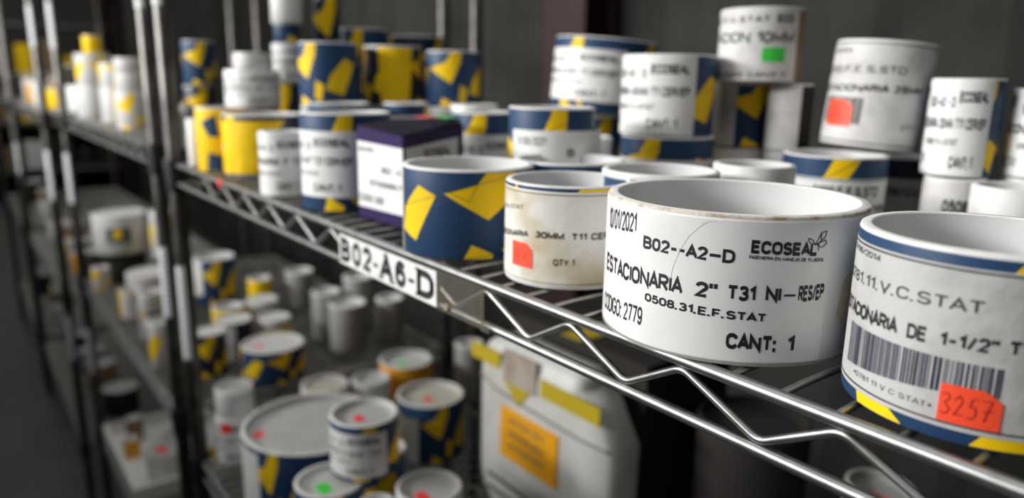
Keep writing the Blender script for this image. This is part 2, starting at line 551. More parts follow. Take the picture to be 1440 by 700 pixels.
def handwriting(parent, r, off, s, p0, p1, z0, z1, wdeg, wz, slope=0.0):
    bm = bmesh.new()
    n = len(s)
    for i, ch in enumerate(s):
        a = p0+(p1-p0)*(i+.08)/n
        b = (p1-p0)/n*.84
        flat_stroke(bm, [(a+b*u, z0+(z1-z0)*v+slope*i) for u, v in DIG[ch]], wdeg, wz)
        if ch == '7':
            flat_stroke(bm, [(a+b*.1, z0+(z1-z0)*.45+slope*i), (a+b*.95, z0+(z1-z0)*.55+slope*i)], wdeg, wz)
    wrap(bm, r, off, 5)
    return from_bm('handwriting', bm, 'pen', parent)


FH = Vector((-math.cos(YAW), math.sin(YAW), 0))


def can(label, x, y, z, r, h, wrapm='navy', rec=0.012, t=0.0045, lid='lid_white', rim='card_white', pat=None, outline=False, bands=(), lab=None,
        labm='label_white', lay=None, arg='40MM T11 CER/EP', lines=(), stickers=(), topsticker=None, tilt=0.0, group=None, seg=64, flare=0.0, name='round_can', edge=None, inner='inner_white', pz=None, pcol='yellow', tstep=5.0):
    """a round cardboard box: wrapped wall with a rim, recessed lid, printed label and stickers as its parts"""
    q = Quaternion(FH, rad(tilt)) if tilt else None
    root = thing(name, label, 'can', (x, y, z+H), group, q)
    bm = bmesh.new()
    prof = [(0, .0012), (r-.004, .0012), (r-.0016, 0), (r-.0004, .0004), (r, .0012), (r, h-.0018), (r-.0004, h-.0005), (r-.0012, h), (r-t+.0006, h), (r-t, h-.0006), (r-t-.0002, h-rec), (0, h-rec)]
    mids = [2, 2, 2, 0, 0, 1, 1, 2, 2, 3, 3]
    add_lathe(bm, prof, seg, mids)
    from_bm('wall', bm, [wrapm, edge or rim, rim, inner], root, 35)
    bm = bmesh.new()
    rl = r-t-.0006
    add_lathe(bm, [(0, h-rec+.0012), (rl-.004, h-rec+.0012), (rl-.002, h-rec+.0030), (rl, h-rec+.0030), (rl, h-rec+.0004)], seg)
    from_bm('lid', bm, lid, root, 35)
    for z0, z1, m_ in bands:
        patch('printed_band', r, -180, 180, z0, z1, .00008, m_, root, step=360/seg)
    if pat is not None:
        pz = pz or (.0015, h-.002)
        shards(root, r, h, pz[0], pz[1], pat, pcol, outline, zs=max(1, h/.075))
    if lines:
        bm = bmesh.new()
        for zz, tk in lines:
            flat_poly(bm, [(-179.9, zz), (179.9, zz), (179.9, zz+tk), (-179.9, zz+tk)])
        wrap(bm, r, .00030, 360/seg)
        from_bm('printed_lines', bm, 'ink', root)
    if lab:
        p0, p1, z0, z1 = lab
        lp = patch('paper_label', r, p0, p1, z0, z1, .0003, labm, root, flare=flare, step=360/seg)
        if lay:
            off = .0004+flare*0.0
            lay_text(lp, r, off, p0, p1, z0, z1, lay, arg, tstep)
    for st in stickers:
        p0, p1, z0, z1, m_ = st[:5]
        sp = patch('price_sticker', r, p0, p1, z0, z1, .00055, m_, root, step=360/seg, cut=st[6] if len(st) > 6 else 0)
        sp['label'] = {'sticker_orange': 'orange price sticker', 'sticker_red': 'red price sticker', 'sticker_green': 'green price sticker', 'sticker_yellow': 'yellow price sticker'}[m_]
        if len(st) > 5 and st[5]:
            handwriting(sp, r, .0007, st[5], p0+(p1-p0)*.08, p1-(p1-p0)*.08, z0+(z1-z0)*.24, z1-(z1-z0)*.26, (p1-p0)*.028, (z1-z0)*.035)
    if topsticker:
        a, dist, sx, sy, m_ = topsticker
        bm = bmesh.new()
        cx, cy = dist*rl*math.cos(rad(a)), dist*rl*math.sin(rad(a))
        add_box(bm, (cx-sx/2, cy-sy/2, h-rec+.0012), (cx+sx/2, cy+sy/2, h-rec+.0017))
        sp = from_bm('price_sticker', bm, m_, root)
        sp['label'] = {'sticker_red': 'red price sticker on the lid', 'sticker_green': 'green price sticker on the lid'}[m_]
    return root


# ================================================================== THE SETTING
def struct(name, bm, m, smooth=None):
    o = from_bm(name, bm, m, None, smooth)
    o['kind'] = 'structure'
    return o


bm = bmesh.new()
add_box(bm, (-11.6, -3.2, -.05), (3.2, 1.75, 0))
struct('floor', bm, 'dark_floor')
bm = bmesh.new()
add_box(bm, (-11.6, -3.2, 3.3), (3.2, 1.75, 3.35))
struct('ceiling', bm, 'ceiling_grey')
# corrugated steel sheet behind the racks
bm = bmesh.new()
pts = []
xx = -11.6
while xx < 3.2:
    pts += [(xx, 1.60), (xx+.07, 1.60), (xx+.13, 1.578), (xx+.20, 1.578), (xx+.26, 1.60)]
    xx += .30
lo = [bm.verts.new((a, b, 0)) for a, b in pts]
up = [bm.verts.new((a, b, 3.3)) for a, b in pts]
for i in range(len(pts)-1):
    if pts[i+1][0] > pts[i][0]:
        bm.faces.new((lo[i], lo[i+1], up[i+1], up[i]))
struct('wall_back', bm, 'wall_metal')
bm = bmesh.new()
add_box(bm, (-11.7, -3.2, 0), (-11.6, 1.75, 3.3))
struct('wall_left', bm, 'wall_dark')
bm = bmesh.new()
add_box(bm, (-11.6, -3.3, 0), (3.2, -3.2, 3.3))
struct('wall_front', bm, 'wall_dark')
# added out-of-view wall across the aisle, shading the lower shelves from the low lamps
bm = bmesh.new()
add_box(bm, (-11.6, -1.50, 0), (3.2, -1.38, 1.70))
struct('wall_added_shade', bm, 'wall_dark')
# red steel H columns against the sheet
for cx, wh in ((-1.57, 'nearer, behind the stack of patterned boxes'), (-9.9, 'far off at the left end of the wall')):
    c = thing('steel_column', 'dark red painted steel column on the metal wall, ' + wh, 'column', (cx, 1.42, 0))
    bm = bmesh.new()
    add_box(bm, (-.10, -.012, 0), (.10, 0, 3.3))
    from_bm('flange', bm, 'red_paint', c)
    bm = bmesh.new()
    add_box(bm, (-.006, 0, 0), (.006, .12, 3.3))
    from_bm('web', bm, 'red_paint', c)
    bm = bmesh.new()
    add_box(bm, (-.10, .12, 0), (.10, .132, 3.3))
    from_bm('flange', bm, 'red_paint', c)

# ================================================================== WIRE SHELVING
RAIL_R, GAP, ZIG = 0.0035, 0.030, 0.08684


def post_mesh(hgt):
    bm = bmesh.new()
    prof = [(0, 0), (.0110, 0), (.0127, .002), (.0127, hgt-.002), (.0112, hgt), (0, hgt)]
    add_lathe(bm, prof, 16)
    me = bpy.data.meshes.new('post')
    bm.to_mesh(me)
    bm.free()
    return me


POST = post_mesh(H+.75)
SLEEVE = None


def wire_mesh(depth):
    bm = bmesh.new()
    add_tube(bm, [(0, -.0012, .0006), (0, .02, .0014), (0, depth-.02, .0014), (0, depth+.0012, .0006)], .0019, 8)
    me = bpy.data.meshes.new('wire')
    bm.to_mesh(me)
    bm.free()
    return me


DEPTH = 0.585
WIRE = wire_mesh(DEPTH)


def sleeve_mesh():
    bm = bmesh.new()
    add_lathe(bm, [(.0129, -.042), (.0155, -.042), (.0185, .006), (.0180, .010), (.0129, .010)], 20)
    me = bpy.data.meshes.new('corner_sleeve')
    bm.to_mesh(me)
    bm.free()
    return me


SLEEVE = sleeve_mesh()


def shelving(label, x0, x1, y0, levels, strips=(), wires=True, phase=0.0, ztops=()):
    """one four-post wire shelving unit; posts at x0/x1 and y0/y0+DEPTH, shelf levels = rail heights relative to H"""
    root = thing('wire_shelving_unit', label, 'shelving', ((x0+x1)/2, y0, 0))
    ox, W = (x0+x1)/2, x1-x0
    for px in (x0-ox, x1-ox):
        for py in (0, DEPTH):
            p = link('post', POST, 'post_metal', root, 50)
            p.location = (px, py, 0)
            if py == 0:
                for sx, za, zb in strips:
                    if abs(sx-(px+ox)) < .01:
                        # paper strip folded round the front of the post
                        bm = bmesh.new()
                        flat_poly(bm, [(-175, za+H), (-10, za+H), (-10, zb+H), (-175, zb+H)])
                        wrap(bm, .0131, 0, 15)
                        s = from_bm('paper_strip', bm, 'strip_paper', p, 60)
                        s['label'] = 'white paper strip taped to the post'
    for lz in levels:
        zc = lz+H
        bm = bmesh.new()     # the frame of a shelf: rear and side rails, three stiffeners under the wires
        a, b = x0-ox+.012, x1-ox-.012
        for zz in (0, -GAP):
            add_tube(bm, [(a, DEPTH, zz), (b, DEPTH, zz)], RAIL_R, 8)
            for px in (a+.004, b-.004):
                add_tube(bm, [(px, 0, zz), (px, DEPTH, zz)], RAIL_R, 8)
        for fy in (.17, .34, .50):
            add_tube(bm, [(a, fy, -.0032), (b, fy, -.0032)], .0027, 8)
        sh = from_bm('shelf', bm, 'chrome_dull', root, 40)
        sh.location = (0, 0, zc)
        for nm, zz in (('top_rail', 0), ('bottom_rail', -GAP)):
            bm = bmesh.new()
            add_tube(bm, [(a, 0, zz), (b, 0, zz)], RAIL_R, 16)
            from_bm(nm, bm, 'chrome', sh, 60)
        # zigzag truss wire between the rails
        k0 = math.ceil((x0+.04+.081+phase)/ZIG)
        pz = []
        k = k0
        while -.081-phase+k*ZIG < x1-.03:
            pz.append((-.081-phase+k*ZIG-ox, 0, -GAP+.0042))
            xt = -.0422-phase+k*ZIG
            if xt < x1-.03:
                pz.append((xt-ox, 0, -.0042))
            k += 1
        bm = bmesh.new()
        add_tube(bm, round_path(pz, .0055), .0023, 12)
        from_bm('truss_wire', bm, 'chrome', sh, 60)
        n0 = math.ceil((x0+.02-.214)/.027)
        xs = []
        while .214+n0*.027 < x1-.02:
            xs.append(.214+n0*.027-ox)
            n0 += 1
        if wires:
            for xw in xs:
                o = link('wire', WIRE, 'chrome_dull', sh, 60)
                o.location = (xw, 0, 0)
        else:
            bm = bmesh.new()
            for xw in xs:
                add_tube(bm, [(xw, 0, .0012), (xw, DEPTH, .0012)], .0019, 5)
            o = from_bm('deck_wires', bm, 'chrome_dull', sh)
            o['kind'] = 'stuff'
        for px in (x0-ox, x1-ox):
            for py in (0, DEPTH):
                o = link('corner_sleeve', SLEEVE, 'black_plastic', sh, 50)
                o.location = (px, py, 0)
    return root


LOW1, LOW2 = -.519, -.478
shelving('wire shelving unit in the foreground, holding the shelf with the B02-A6-D tag', -.899, .62, 0, (0, LOW1, -1.02), strips=((-.899, -.327, -.165), (-.899, .243, .40)))
shelving('second wire shelving unit, behind the paired posts at left', -2.175, -1.02, 0, (.015, LOW2, -1.0),
         strips=((-1.02, -.285, -.155), (-1.02, .246, .40), (-2.175, .207, .335), (-2.175, -.24, -.09), (-2.175, -.785, -.635)), phase=.02)
shelving('third wire shelving unit, farther down the aisle at far left', -3.56, -2.34, -.033, (.012, -.57, -1.1),
         strips=((-2.34, .215, .335), (-2.34, -.25, -.095), (-2.34, -.785, -.635), (-3.56, -.30, -.16)), phase=.04, wires=False)
shelving('fourth wire shelving unit, last of the row at the frame edge', -4.90, -3.68, -.033, (.012, -.57, -1.1), phase=.01, wires=False)

# ================================================================== FRONT ROW OF THE SHELF
Z = .0036
# --- the big white box in focus
hx = dict(x=.111, y=.061, r=.0708, h=.0755)
hero = can('large white box with butterfly logo and CANT: 1 label, sharp at front centre', hx['x'], hx['y'], Z, hx['r'], hx['h'], 'label_white', rec=.030, t=.0058, seg=128, edge='card_worn', rim='card_white')
bm = bmesh.new()
flat_poly(bm, [(-6, .024), (2, .020), (16, .028), (20, .045), (6, .050), (-3, .042)])
wrap(bm, hx['r'], .00012, 3)
from_bm('printed_shards', bm, 'yellow_pale', hero, 40)
patch('bottom_rim', hx['r'], -180, 180, .0003, .0018, .0002, 'carton_grey', hero, step=2.8)
lp = patch('paper_label', hx['r'], -168, -13.5, .0024, .0728, .00035, 'label_hero', hero, step=2.8)
bm = bmesh.new()
TEXT_R = hx['r']
flat_text(bm, '10/01/2021', -121.5, -96.4, .0566, .0600, .0120, -.004, hR=.0101)
flat_text(bm, 'B02--A2~D', -91.8, -52.6, .0529, .0519, .0068, .012)
flat_text(bm, 'ESTACIONARIA', -123.0, -71.8, .0322, .0332, .0105, .008, hR=.0085)
flat_text(bm, '2"', -66.8, -58.2, .0334, .0336, .0080, .012)
flat_text(bm, 'T31', -54.4, -43.6, .0336, .0336, .0078, .014)
flat_text(bm, 'NI', -39.8, -33.8, .0338, .0338, .0077, .014)
flat_text(bm, '~', -33.0, -27.6, .0335, .0335, .0080, -.010)
flat_text(bm, 'RES/EP', -26.6, -14.9, .0336, .0340, .0082, .012)
flat_text(bm, '0508.31.E.F.STAT', -89.2, -38.6, .0254, .0233, .0045, .012)
flat_text(bm, 'CODIGO: 2779', -124.0, -90.1, .0092, .0114, .0100, -.004)
flat_text(bm, 'CANT:', -53.3, -34.0, .0088, .0081, .0084, .018)
flat_text(bm, '1', -29.3, -26.0, .0079, .0078, .0085, .012)
flat_text(bm, 'ECOSEAL', -46.9, -20.2, .0576, .0563, .0066, .020)
flat_text(bm, 'INGENIERIA EN MANEJO DE FLUIDOS', -47.4, -17.0, .0550, .0533, .0018, .006)
wrap(bm, hx['r'], .00050, 2.2)
from_bm('printed_text', bm, 'ink', lp)
bm = bmesh.new()
# the butterfly over the logo
BX, BZ = -21.5, .0618
wing = [[(0, 0), (2.2, .0058), (4.6, .0066), (4.2, .0036), (1.4, .0008)], [(1.2, .0006), (4.4, .0022), (5.2, .0006), (3.2, -.0014), (1.0, -.0004)], [(0, 0), (-1.6, .0026), (-3.4, .0034), (-2.8, .0012), (0, 0)], [(2.2, .0058), (2.4, .0020)], [(1.4, .0008), (1.6, -.0028)]]
for P in wing:
    flat_stroke(bm, [(BX+a, BZ+b) for a, b in P] + ([(BX+P[0][0], BZ+P[0][1])] if len(P) > 2 else []), .38, .00042)
wrap(bm, hx['r'], .00052, 3)
from_bm('butterfly_logo', bm, 'ink', lp)
bm = bmesh.new()
flat_stroke(bm, [(-62.5, .0722), (-66.5, .0690), (-71, .0630), (-74.0, .0560), (-76.5, .0470), (-77.5, .0400)], .22, .00025)
flat_stroke(bm, [(-60.0, .0718), (-63.5, .0716), (-66.0, .0706)], .35, .0005)
wrap(bm, hx['r'], .00050, 3)
from_bm('crease', bm, 'crease', lp)

# --- right-hand box with bar code
rx = dict(x=.2435, y=.0600, r=.0525, h=.0768)
right = can('white bar-coded box with orange 3257 sticker at the right edge', rx['x'], rx['y'], Z, rx['r'], rx['h'], 'navy', rec=.030, t=.0050, seg=112, rim='card_white')
for P in ([(-122, .0010), (-96, .0010), (-103, .0056), (-124, .0056)], [(-69, .0010), (-20, .0010), (-20, .0056), (-65, .0056)], [(-63, .0706), (-30, .0706), (-30, .0752), (-59.5, .0752)]):
    one_shard(right, rx['r'], P)
lp = patch('paper_label', rx['r'], -172, 60, .0058, .0706, .0003, 'label_crumpled', right, step=3.2)
bm = bmesh.new()
flat_poly(bm, [(-172, .0076), (60, .0076), (60, .0084), (-172, .0084)])
flat_poly(bm, [(-172, .0690), (60, .0690), (60, .0698), (-172, .0698)])
TEXT_R = rx['r']
flat_text(bm, '17/06/2014', -150.0, -118.0, .0652, .0648, .0028, .0, 1)
flat_text(bm, '0781.11.V.C.STAT', -152.0, -71.0, .0518, .0536, .0052, -.004, 1)
flat_text(bm, 'ESTACIONARIA', -152.0, -103.5, .0372, .0376, .0068, .014)
flat_text(bm, 'DE', -99.0, -90.5, .0378, .0380, .0064, .014)
flat_text(bm, '1-1/2" T11 CER/EP', -85.5, -18.0, .0383, .0412, .0058, .014)
barcode(bm, -137.0, -61.0, .0152, .0221, .0338, .0338, 5, 2)
flat_text(bm, '*0781 11 V C STAT*', -128.0, -84.5, .0118, .0120, .0024, -.01, 1)
wrap(bm, rx['r'], .00045, 3)
from_bm('printed_text', bm, ['ink', 'ink_grey', 'ink_blue'], lp)
sp = patch('price_sticker', rx['r'], -82.2, -59.4, .0086, .0240, .0007, 'sticker_orange', right, step=2.5, cut=6)
sp['label'] = 'orange price sticker'
handwriting(sp, rx['r'], .00085, '3257', -81.5, -62, .0118, .0205, .55, .0004)

# --- navy box with yellow shards
bx = dict(x=-.140, y=.050, r=.0540, h=.0698)
blue = can('navy box with bold yellow shards, left of the aged 30MM box', bx['x'], bx['y'], Z, bx['r'], bx['h'], 'navy', rec=.022, t=.0048, seg=112)
for P in ([(-79.4, .0564), (-61.3, .0495), (-83.5, .0121), (-106, .0190), (-101, .0371)], [(-54.6, .0518), (-26.7, .0590), (-19.5, .0677), (8, .0677), (14, .055), (-17.4, .0316)],
          [(-31.3, .0125), (-12.9, .0044), (-14.0, .0012), (-37.6, .0012)], [(-5.8, .0076), (8, .0095), (4, .0035)], [(40, .05), (70, .06), (60, .02)]):
    one_shard(blue, bx['r'], P)
bm = bmesh.new()
for P in ([(-49.1, .0527), (-33.4, .0460), (-26.7, .0584)], [(-53.5, .0519), (-26.7, .0590), (10, .0668)], [(-61.3, .0495), (-103, .0375), (-99.0, .0245)], [(-36.5, .0016), (-12.9, .0044)]):
    flat_stroke(bm, P, .42, .0004)
wrap(bm, bx['r'], .00022, 4)
from_bm('printed_outline', bm, 'navy_dark', blue, 40)
patch('wrap_seam', bx['r'], -110, -107, .0005, .068, .0004, 'yellow_pale', blue, step=3)

# --- aged 30 mm box
mx_ = dict(x=-.024, y=.058, r=.0454, h=.0695)
mm = can('small cream-stained box reading 30MM T11, orange sticker and QTY 1', mx_['x'], mx_['y'], Z, mx_['r'], mx_['h'], 'card_white', rec=.028, t=.0045, seg=112, rim='card_white')
patch('printed_band', mx_['r'], -180, 180, .0660, .0682, .00008, 'navy', mm, step=3)
for P in ([(-36, .0661), (10, .0661), (10, .0681), (-33, .0681)], [(-96, .0661), (-92, .0661), (-93, .0681), (-95, .0681)]):
    one_shard(mm, mx_['r'], P, .0002)
lp = patch('paper_label', mx_['r'], -175, 100, .0028, .0652, .0003, 'label_aged', mm, step=3.2)
bm = bmesh.new()
flat_poly(bm, [(-175, .0637), (100, .0637), (100, .0642), (-175, .0642)])
flat_poly(bm, [(-175, .0040), (100, .0040), (100, .0044), (-175, .0044)])
TEXT_R = mx_['r']
flat_text(bm, '0300.11.V.STAT', -140, -83.7, .0478, .0522, .0032, -.004, 1)
flat_text(bm, 'ESTACIONARIA', -140, -77.5, .0289, .0340, .0043, .012)
flat_text(bm, '30MM', -70.8, -45.5, .0344, .0344, .0047, .014)
flat_text(bm, 'T11 CER/EP', -39.5, 10, .0344, .0350, .0047, .014)
flat_text(bm, 'QTY 1', -54.0, -36.1, .0166, .0171, .0046, .004)
wrap(bm, mx_['r'], .00045, 3)
from_bm('printed_text', bm, ['ink', 'ink_grey'], lp)
sp = patch('price_sticker', mx_['r'], -97.8, -73.2, .0127, .0295, .0007, 'sticker_orange', mm, step=3, cut=6)
sp['label'] = 'orange price sticker'
handwriting(sp, mx_['r'], .00085, '2651', -95, -77, .0180, .0245, .5, .0003)

# ================================================================== SECOND AND REAR ROWS OF THE SHELF (out of focus)
T = .0008
can('open-rimmed white box behind the aged 30MM box', -.128, .151, Z, .0495, .0695, 'navy', rec=.022, pat=30, lab=(-80, 60, .003, .045))
can('open-rimmed box tucked behind the big butterfly-logo box on its left', -.010, .137, Z, .0439, .073, 'label_grey', rec=.02, bands=((.060, .068, 'navy'),), pat=10, pz=(.0605, .0675))
can('plain white open box behind the big butterfly-logo box, centre', .003, .237, Z, .0326, .073, 'card_white', rec=.018)
can('navy box with yellow shards and a loose white label, behind the cream box', -.197, .188, Z, .0425, .112, 'navy', pat=-3, outline=True, lab=(-100, 46, .004, .091), lay=[('21/06/2021', .06, .36, .84, .09, 0, 'ink_grey'), ('B - K', .55, .84, .72, .09, .01, 'ink'), ('ESTACIONARIA 30MM T11', .05, .95, .40, .10, .01, 'ink'), ('CANT: 1', .6, .85, .08, .12, .01, 'ink')], flare=.006)
# K stack
can('navy and yellow box under the tilted tall white-labelled box', -.419, .444, Z, .0506, .090, 'navy', pat=12)
can('tall white-labelled patterned box leaning on top of a stack, before the red column', -.419, .468, Z+.0960, .0715, .098, 'navy', pat=40, lab=(-165, -20, .013, .082), lay=NEW, arg='2-3/8" T1 CER/EP', tilt=4.2)
# M stack
can('lower box of the centre stack, yellow and navy band over white', -.178, .339, Z, .0500, .0815, 'navy', pat=-38, outline=True, lab=(-170, 60, .003, .058), lay=NEW, arg='40MM T1 CER/EP')
can('white CANT: 1 box on the centre stack, patterned right side', -.181, .338, Z+.0815+T, .0495, .0829, 'navy', pat=-20, outline=True, lab=(-168, -15, .001, .0815), lay=NEW, arg='40MM T1 CER/EP')
can('sliver of a white box left of the centre stack base', -.262, .290, Z, .034, .076, 'card_white')
# N stack
can('small box under the white box with patterned strip, at the back', -.146, .424, Z, .0300, .067, 'card_white')
can('box with grey label and navy-yellow side, under the green sticker box', -.146, .424, Z+.067+T, .0300, .070, 'navy', pat=16, lab=(-170, -66, .002, .068), labm='label_grey')
can('small base box in the back row, dim grey', -.092, .432, Z, .0228, .067, 'label_grey')
can('dim grey labelled box under the right side of the green sticker box', -.092, .432, Z+.067+T, .0228, .070, 'carton_dark', lab=(-140, -30, .001, .069), labm='label_grey')
can('white box with a bright green sticker, highest of the back row', -.121, .412, Z+.0005+.137+2*T, .0429, .0736, 'carton_brown', lab=(-175, -2, .001, .0725), labm='label_grey', stickers=((-53, -22, .020, .034, 'sticker_green'),),
    lay=[('0300.11.V.STAT', .05, .75, .80, .09, .01, 'ink_grey'), ('ECO', .80, .95, .80, .11, .06, 'ink'), ('ESTACION 10MM', .03, .96, .52, .16, .01, 'ink_grey'), ('CODIGO 1240 CANT 1', .03, .9, .05, .07, .01, 'ink_grey')])
# Q / P stack
can('thin-looking navy box with one yellow bar, under the leaning 25MM box', -.014, .393, Z, .0474, .073, 'label_white', bands=((.0535, .0715, 'navy'),), lines=((.0515, .0010),), rec=.010,
    lab=(-175, 60, .003, .0505), lay=[('19/02/15', .10, .27, .80, .14, 0, 'ink_grey'), ('0190.F.E.S.STD', .40, .72, .72, .2, .01, 'ink'), ('ESTACIONARIA 19MM', .1, .9, .4, .15, .01, 'ink')])
qroot = [o for o in bpy.data.objects if o.get('label', '').startswith('thin-looking')][0]
for P in ([(-71, .0536), (-45, .0536), (-33, .0713), (-61, .0713)], [(-136, .0536), (-113, .0536), (-134, .0600)]):
    one_shard(qroot, .0474, P, .0002)
bm = bmesh.new()
flat_stroke(bm, [(-68, .0542), (-35, .0708)], .6, .0006)
wrap(bm, .0474, .0003, 4)
from_bm('printed_outline', bm, 'navy_dark', qroot)
p = can('white bar-coded 25MM box with orange sticker, leaning on the thin navy box', -.012, .449, Z+.0775, .0451, .1005, 'label_grey', rec=.02, lab=(-178, 90, .007, .094), labm='label_grey', lay=None, tilt=4.4,
        lines=((.0035, .0010), (.0962, .0009)), stickers=((-126, -88, .018, .043, 'sticker_orange', '1263', 8),), rim='card_white')
plab = [c for c in p.children if c.name.startswith('paper_label')][0]
bm = bmesh.new()
TEXT_R = .0451
flat_text(bm, '19/02/2015', -139, -103, .0875, .0875, .0040, 0, 1)
flat_text(bm, '0250.F.E.S.STD', -150, -36, .068, .070, .0068, .0, 1)
flat_text(bm, 'ESTACIONARIA 25MM T11', -150, 18, .050, .054, .0070, .014, 0)
flat_text(bm, 'QTY 1', -30, -8, .019, .020, .0055, .0, 1)
barcode(bm, -134, -76, .021, .021, .046, .046, 11, 1)
wrap(bm, .0451, .00042, 4)
from_bm('printed_text', bm, ['ink', 'ink_grey'], plab)
can('dark navy box behind and right of the thin navy one', .000, .505, Z, .0345, .066, 'label_grey', bands=((.046, .065, 'navy_dark'),), lab=(-175, 40, .004, .044), labm='label_grey', lay=[('0190.F.E.S.STD', .42, .72, .6, .22, .02, 'ink')])
# S / U stacks at right
can('low grey box under the 30MM T11 box at right', .081, .431, Z, .0249, .058, 'label_grey', lab=(-170, 0, .004, .052), labm='label_grey', lay=[('0508.11', .5, .9, .5, .25, .02, 'ink')])
can('white 30MM T11 box with navy right side, standing on a low grey box', .075, .445, Z+.058+T, .0292, .0858, 'navy', pat=2, lab=(-172, -26, .001, .084), lay=NEW, arg='30MM T11 CER/EP')
can('white box low down at right, behind the bar-coded box', .143, .392, Z, .0319, .060, 'card_white', rec=.01)
can('low white box behind that, at the right edge of the frame', .136, .482, Z, .0345, .060, 'card_white')
can('white labelled box at the right frame edge, highest there', .136, .482, Z+.060+T, .0350, .0761, 'navy', lab=(-175, 30, .001, .075), lay=NEW, arg='35MM T11 CER/EP')

# ---- left part of the shelf
can('tall white-labelled box with navy bands, left of the purple carton', -.381, .055, Z, .0480, .101, 'navy', pat=-2, pz=(.0012, .099), lab=(-168, -11, .015, .083), lay=NEW, arg='1-3/4" T21 CER/EP', seg=80)
can('small white labelled box at the front, left of the tall navy-banded box', -.496, .028, Z, .0280, .0743, 'label_white', lab=(-170, 40, .002, .072), lay=NEW, arg='1" T21', rec=.01)
c = can('yellow box with a dark band, at the front left', -.677, .067, Z, .0535, .086, 'yellow', rim='card_white', bands=((.078, .084, 'navy_dark'), (.0012, .007, 'navy')), rec=.012, pat=70, pz=(.006, .084), pcol='yellow')
bm = bmesh.new()
flat_poly(bm, [(-100, .037), (-94, .037), (-94, .045), (-100, .045)])
flat_poly(bm, [(-8, .010), (60, .010), (60, .084), (20, .084), (-4, .060)], 1)
wrap(bm, .0535, .0002, 6)
from_bm('printed_shards', bm, ['label_white', 'navy_dark'], c)
c = can('yellow box with a navy shard, beside the post on the front row', -.772, .040, Z, .0362, .0915, 'yellow', rec=.012)
bm = bmesh.new()
flat_poly(bm, [(-68, .070), (-30, .082), (-22, .050), (-46, .050)])
flat_poly(bm, [(-58, .0015), (-20, .0015), (-20, .024), (-52, .028)])
wrap(bm, .0362, .0002, 6)
from_bm('printed_shards', bm, 'navy', c)
can('narrow white box nearest the left post', -.838, .020, Z, .0140, .0720, 'label_white', rec=.008)
can('grey base box under the small white stack at left', -.830, .108, Z, .0400, .089, 'carton_grey')
can('white disc box, wide lower one of the small stack at left', -.830, .108, Z+.089+T, .0420, .0560, 'label_white', lab=(-170, 60, .004, .050), lay=NEW, arg='2" T21', group=None)
can('white disc box, narrow top one of the small stack at left', -.828, .108, Z+.145+2*T, .0275, .0250, 'card_white', rec=.005)
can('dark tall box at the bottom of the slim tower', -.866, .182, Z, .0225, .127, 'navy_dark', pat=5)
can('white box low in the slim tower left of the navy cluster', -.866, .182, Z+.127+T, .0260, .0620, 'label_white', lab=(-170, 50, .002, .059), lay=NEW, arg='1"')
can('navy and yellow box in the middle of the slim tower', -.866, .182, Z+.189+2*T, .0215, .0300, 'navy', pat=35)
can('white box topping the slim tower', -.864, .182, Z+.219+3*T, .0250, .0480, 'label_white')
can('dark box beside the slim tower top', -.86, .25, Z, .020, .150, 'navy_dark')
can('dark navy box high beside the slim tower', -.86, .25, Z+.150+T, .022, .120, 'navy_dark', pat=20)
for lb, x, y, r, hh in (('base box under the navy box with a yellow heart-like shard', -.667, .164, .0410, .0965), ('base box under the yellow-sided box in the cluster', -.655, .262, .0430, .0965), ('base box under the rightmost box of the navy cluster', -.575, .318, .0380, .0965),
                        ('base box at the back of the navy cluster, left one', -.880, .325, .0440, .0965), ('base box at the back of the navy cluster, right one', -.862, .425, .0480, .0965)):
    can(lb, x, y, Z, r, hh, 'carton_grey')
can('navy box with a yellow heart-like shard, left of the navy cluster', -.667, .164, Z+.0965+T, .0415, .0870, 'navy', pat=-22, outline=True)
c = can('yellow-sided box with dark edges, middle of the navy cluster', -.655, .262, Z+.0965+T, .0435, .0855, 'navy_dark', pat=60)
bm = bmesh.new()
flat_poly(bm, [(-52, .0015), (4, .0015), (12, .083), (-58, .083)])
wrap(bm, .0435, .0003, 6)
from_bm('printed_shards', bm, 'yellow', c)
can('navy box with a yellow shard, rightmost of the cluster by the rear posts', -.575, .318, Z+.0965+T, .0388, .0790, 'navy', pat=2)
can('tall patterned box at the back of the cluster, left one', -.880, .325, Z+.0965+T, .0445, .1230, 'navy', pat=-8)
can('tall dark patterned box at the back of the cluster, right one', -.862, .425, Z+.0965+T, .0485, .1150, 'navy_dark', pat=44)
can('small box with a blue-grey band and white label behind the purple carton', -.539, .218, Z, .0300, .1045, 'label_white', bands=((.088, .1025, 'navy'),), pat=45, pz=(.060, .102))
can('white-rimmed box in the row behind the purple carton, farther one', -.500, .305, Z, .0330, .1030, 'label_white')
can('white-labelled box with navy band behind the purple carton, right one', -.361, .222, Z, .0352, .1000, 'navy', pat=-6, lab=(-130, 27, .002, .075), lay=NEW, arg='1-1/8" T21')
can('low box with a blue band behind the tall navy-banded box', -.560, .130, Z, .0400, .1040, 'label_white', bands=((.090, .1025, 'navy'),))

# ---- purple carton
bx0 = thing('carton', 'purple carton with white labels and a bent lid, between two round boxes', 'box', (-.300, .095, Z+H))
plan = [(-.017, -.059), (.070, -.055), (-.008, .063), (-.058, .068)]
zt = [.0905, .0855, .0915, .0930]
bm = bmesh.new()
lo = [bm.verts.new((a, b, 0)) for a, b in plan]
up = [bm.verts.new((a, b, t_)) for (a, b), t_ in zip(plan, zt)]
bm.faces.new(lo[::-1])
bm.faces.new(up)
for i in range(4):
    bm.faces.new((lo[i], lo[(i+1) % 4], up[(i+1) % 4], up[i]))
bmesh.ops.bevel(bm, geom=bm.edges[:], offset=.0012, segments=2, affect='EDGES')
from_bm('body', bm, 'purple', bx0, 40)


